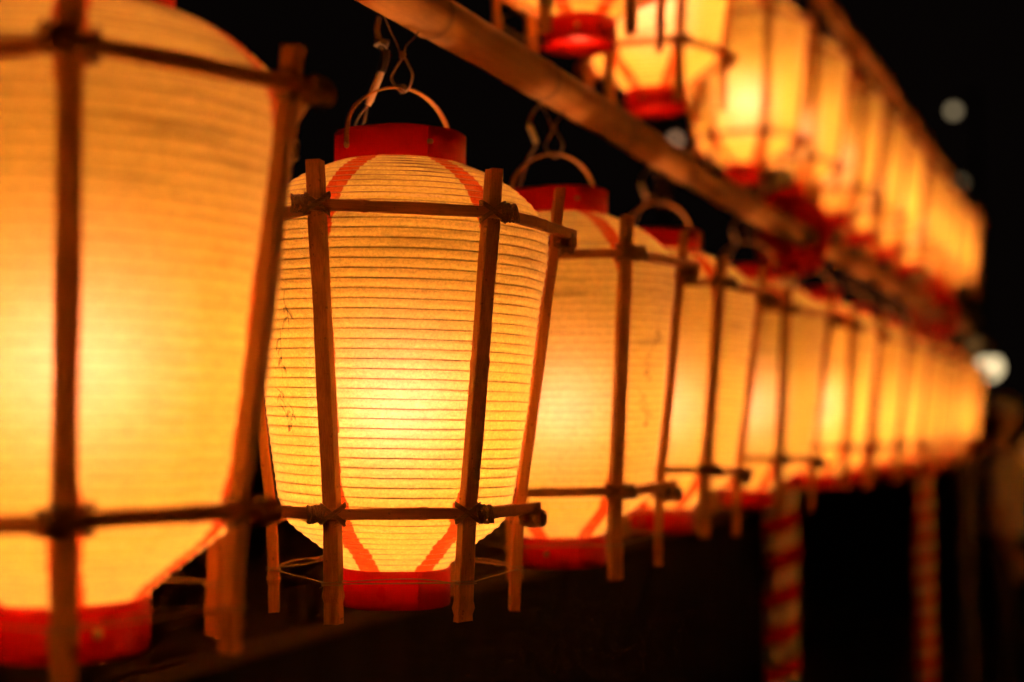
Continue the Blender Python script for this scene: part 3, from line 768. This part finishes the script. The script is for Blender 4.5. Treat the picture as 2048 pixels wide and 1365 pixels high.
# ------------------------------------------------------------------ passer-by in a white shirt
def person():
    base = at(1998, 808, 7.8); base.z = 0
    e = thing('person', 'person in white shirt, dark trousers and pale cap standing beyond the lanterns', 'person', base, (0, 0, R(75)))
    def grow(name, tubes, m, parent, vox, balls=()):
        b = MB()
        for pts, rad in tubes:
            pp = smooth_path(pts, 4); rr = []
            for i in range(len(pp)):
                x = i / (len(pp) - 1) * (len(rad) - 1); j = min(len(rad) - 2, int(x)); rr.append(rad[j] + (rad[j + 1] - rad[j]) * (x - j))
            b.tube(pp, rr, 14)
        for c, rx, ry, rz in balls:
            n = 16; b.rings([[(c[0] + rx * max(.02, math.sin(math.pi * i / 10)) * math.cos(2 * math.pi * a / n), c[1] + ry * max(.02, math.sin(math.pi * i / 10)) * math.sin(2 * math.pi * a / n), c[2] - rz * math.cos(math.pi * i / 10)) for a in range(n)] for i in range(11)])
        o = node(name, b.mesh(name, m), parent)
        rm = o.modifiers.new('r', 'REMESH'); rm.mode = 'VOXEL'; rm.voxel_size = vox; rm.use_smooth_shade = True
        sm = o.modifiers.new('s', 'SMOOTH'); sm.factor = .5; sm.iterations = 3
        return o
    H = 1.66
    hip, knee, ank = .88, .47, .08
    tubes = []; balls = [((0, -.015, 1.555), .074, .094, .112), ((0, -.108, 1.545), .012, .018, .02), ((-.075, 0, 1.55), .012, .025, .032), ((.075, 0, 1.55), .012, .025, .032), ((0, -.03, 1.485), .055, .07, .05), ((0, 0, 1.18), .15, .1, .2), ((0, 0, .95), .155, .105, .12)]
    tubes.append(([(0, 0, 1.30), (0, 0, 1.40), (0, -.01, 1.50)], [.075, .055, .054]))
    for s in (-1, 1):
        tubes.append(([(s * .09, 0, .95), (s * .095, -.01, knee), (s * .1, .02, ank)], [.085, .055, .037]))
        balls.append(((s * .105, -.055, .045), .045, .125, .045))
    hands = {}
    tubes.append(([(.17, 0, 1.34), (.23, .02, 1.08), (.17, -.2, 1.0)], [.052, .042, .03])); hands[1] = (Vector((.17, -.2, 1.0)), Vector((-.2, -1, -.1)))
    tubes.append(([(-.17, 0, 1.34), (-.22, .03, 1.06), (-.21, -.06, .84)], [.052, .042, .03])); hands[-1] = (Vector((-.21, -.06, .84)), Vector((.05, -.25, -1)))
    for s, (w0, dr) in hands.items():
        dr = dr.normalized(); sd = dr.cross(Vector((s, 0, 0))).normalized(); pn = dr.cross(sd)
        tubes.append(([w0 - dr * .02, w0 + dr * .045, w0 + dr * .09], [.026, .034, .034]))
        for j, ln in enumerate((.062, .074, .07, .055)):
            a = w0 + dr * .085 + sd * ((j - 1.5) * .019); tubes.append(([a, a + dr * ln * .5 + pn * .008, a + dr * ln * .8 + pn * .028], [.0095, .009, .0075]))
        a = w0 + dr * .03 - sd * .03; tubes.append(([a, a + dr * .03 - sd * .022, a + dr * .06 - sd * .02 + pn * .012], [.012, .011, .009]))
    body = grow('body', tubes, M['skin'], e, .008, balls)
    sh = [([(0, 0, .93), (0, 0, 1.1), (0, 0, 1.28), (0, 0, 1.37)], [.15, .145, .16, .10])]
    for s in (-1, 1): sh.append(([(s * .12, 0, 1.35), (s * .2, .01, 1.25), (s * .225, .02, 1.12)], [.075, .075, .07]))
    grow('shirt', sh, M['white_cloth'], e, .012, [((0, 0, 1.14), .185, .135, .25), ((0, 0, .98), .185, .14, .12), ((0, 0, 1.33), .17, .1, .07)])
    tr = []
    for s in (-1, 1): tr.append(([(s * .085, 0, .93), (s * .095, -.01, knee), (s * .1, .015, .07)], [.105, .085, .075]))
    grow('trousers', tr, M['dark_cloth'], e, .012, [((0, 0, .92), .175, .13, .11)])
    grow('hair', [], M['dark_cloth'], e, .01, [((0, .018, 1.565), .082, .09, .11)])
    grow('cap', [([(0, -.07, 1.63), (0, -.13, 1.615)], [.05, .03])], M['cap_cloth'], e, .01, [((0, 0, 1.635), .09, .105, .075)])
    for s in (-1, 1):
        g = MB(); g.lathe([(.011 * max(.02, math.sin(math.pi * i / 8)), -.011 * math.cos(math.pi * i / 8)) for i in range(9)], 10); node('eye', g.mesh('eye', M['dark_cloth']), e, (s * .032, -.101, 1.565))
person()

# small round festival lantern on a stake at the picture's edge
def stake_lantern():
    base = at(2076, 808, 9.5); z = at(2076, 905, 9.5).z; base.z = 0
    e = thing('stake_lantern', 'dim round orange lantern on a stake at the picture edge', 'lantern', base)
    b = MB(); b.lathe([(.018, 0), (.018, z - .1), (.001, z - .1)], 10); node('stake', b.mesh('stake', M['pole']), e)
    g = MB(); g.lathe([(.05, -.125)] + [(.05 + .075 * math.sin(math.pi * i / 14) + .003 * (i % 2), -.12 + .24 * i / 14) for i in range(15)] + [(.05, .125)], 24)
    s = node('paper_shade', g.mesh('round_shade', M['paper']), e, (0, 0, z))
    c = MB(); c.lathe([(.001, -.13), (.052, -.128), (.052, -.118)], 20); c.lathe([(.052, .118), (.052, .13), (.001, .132)], 20); node('end_band', c.mesh('end_band', M['red']), s)
    l = bpy.data.lights.new('stake_light', 'POINT'); l.energy = .35; l.color = BULB_C; l.shadow_soft_size = .02; node('stake_light', l, s)
stake_lantern()
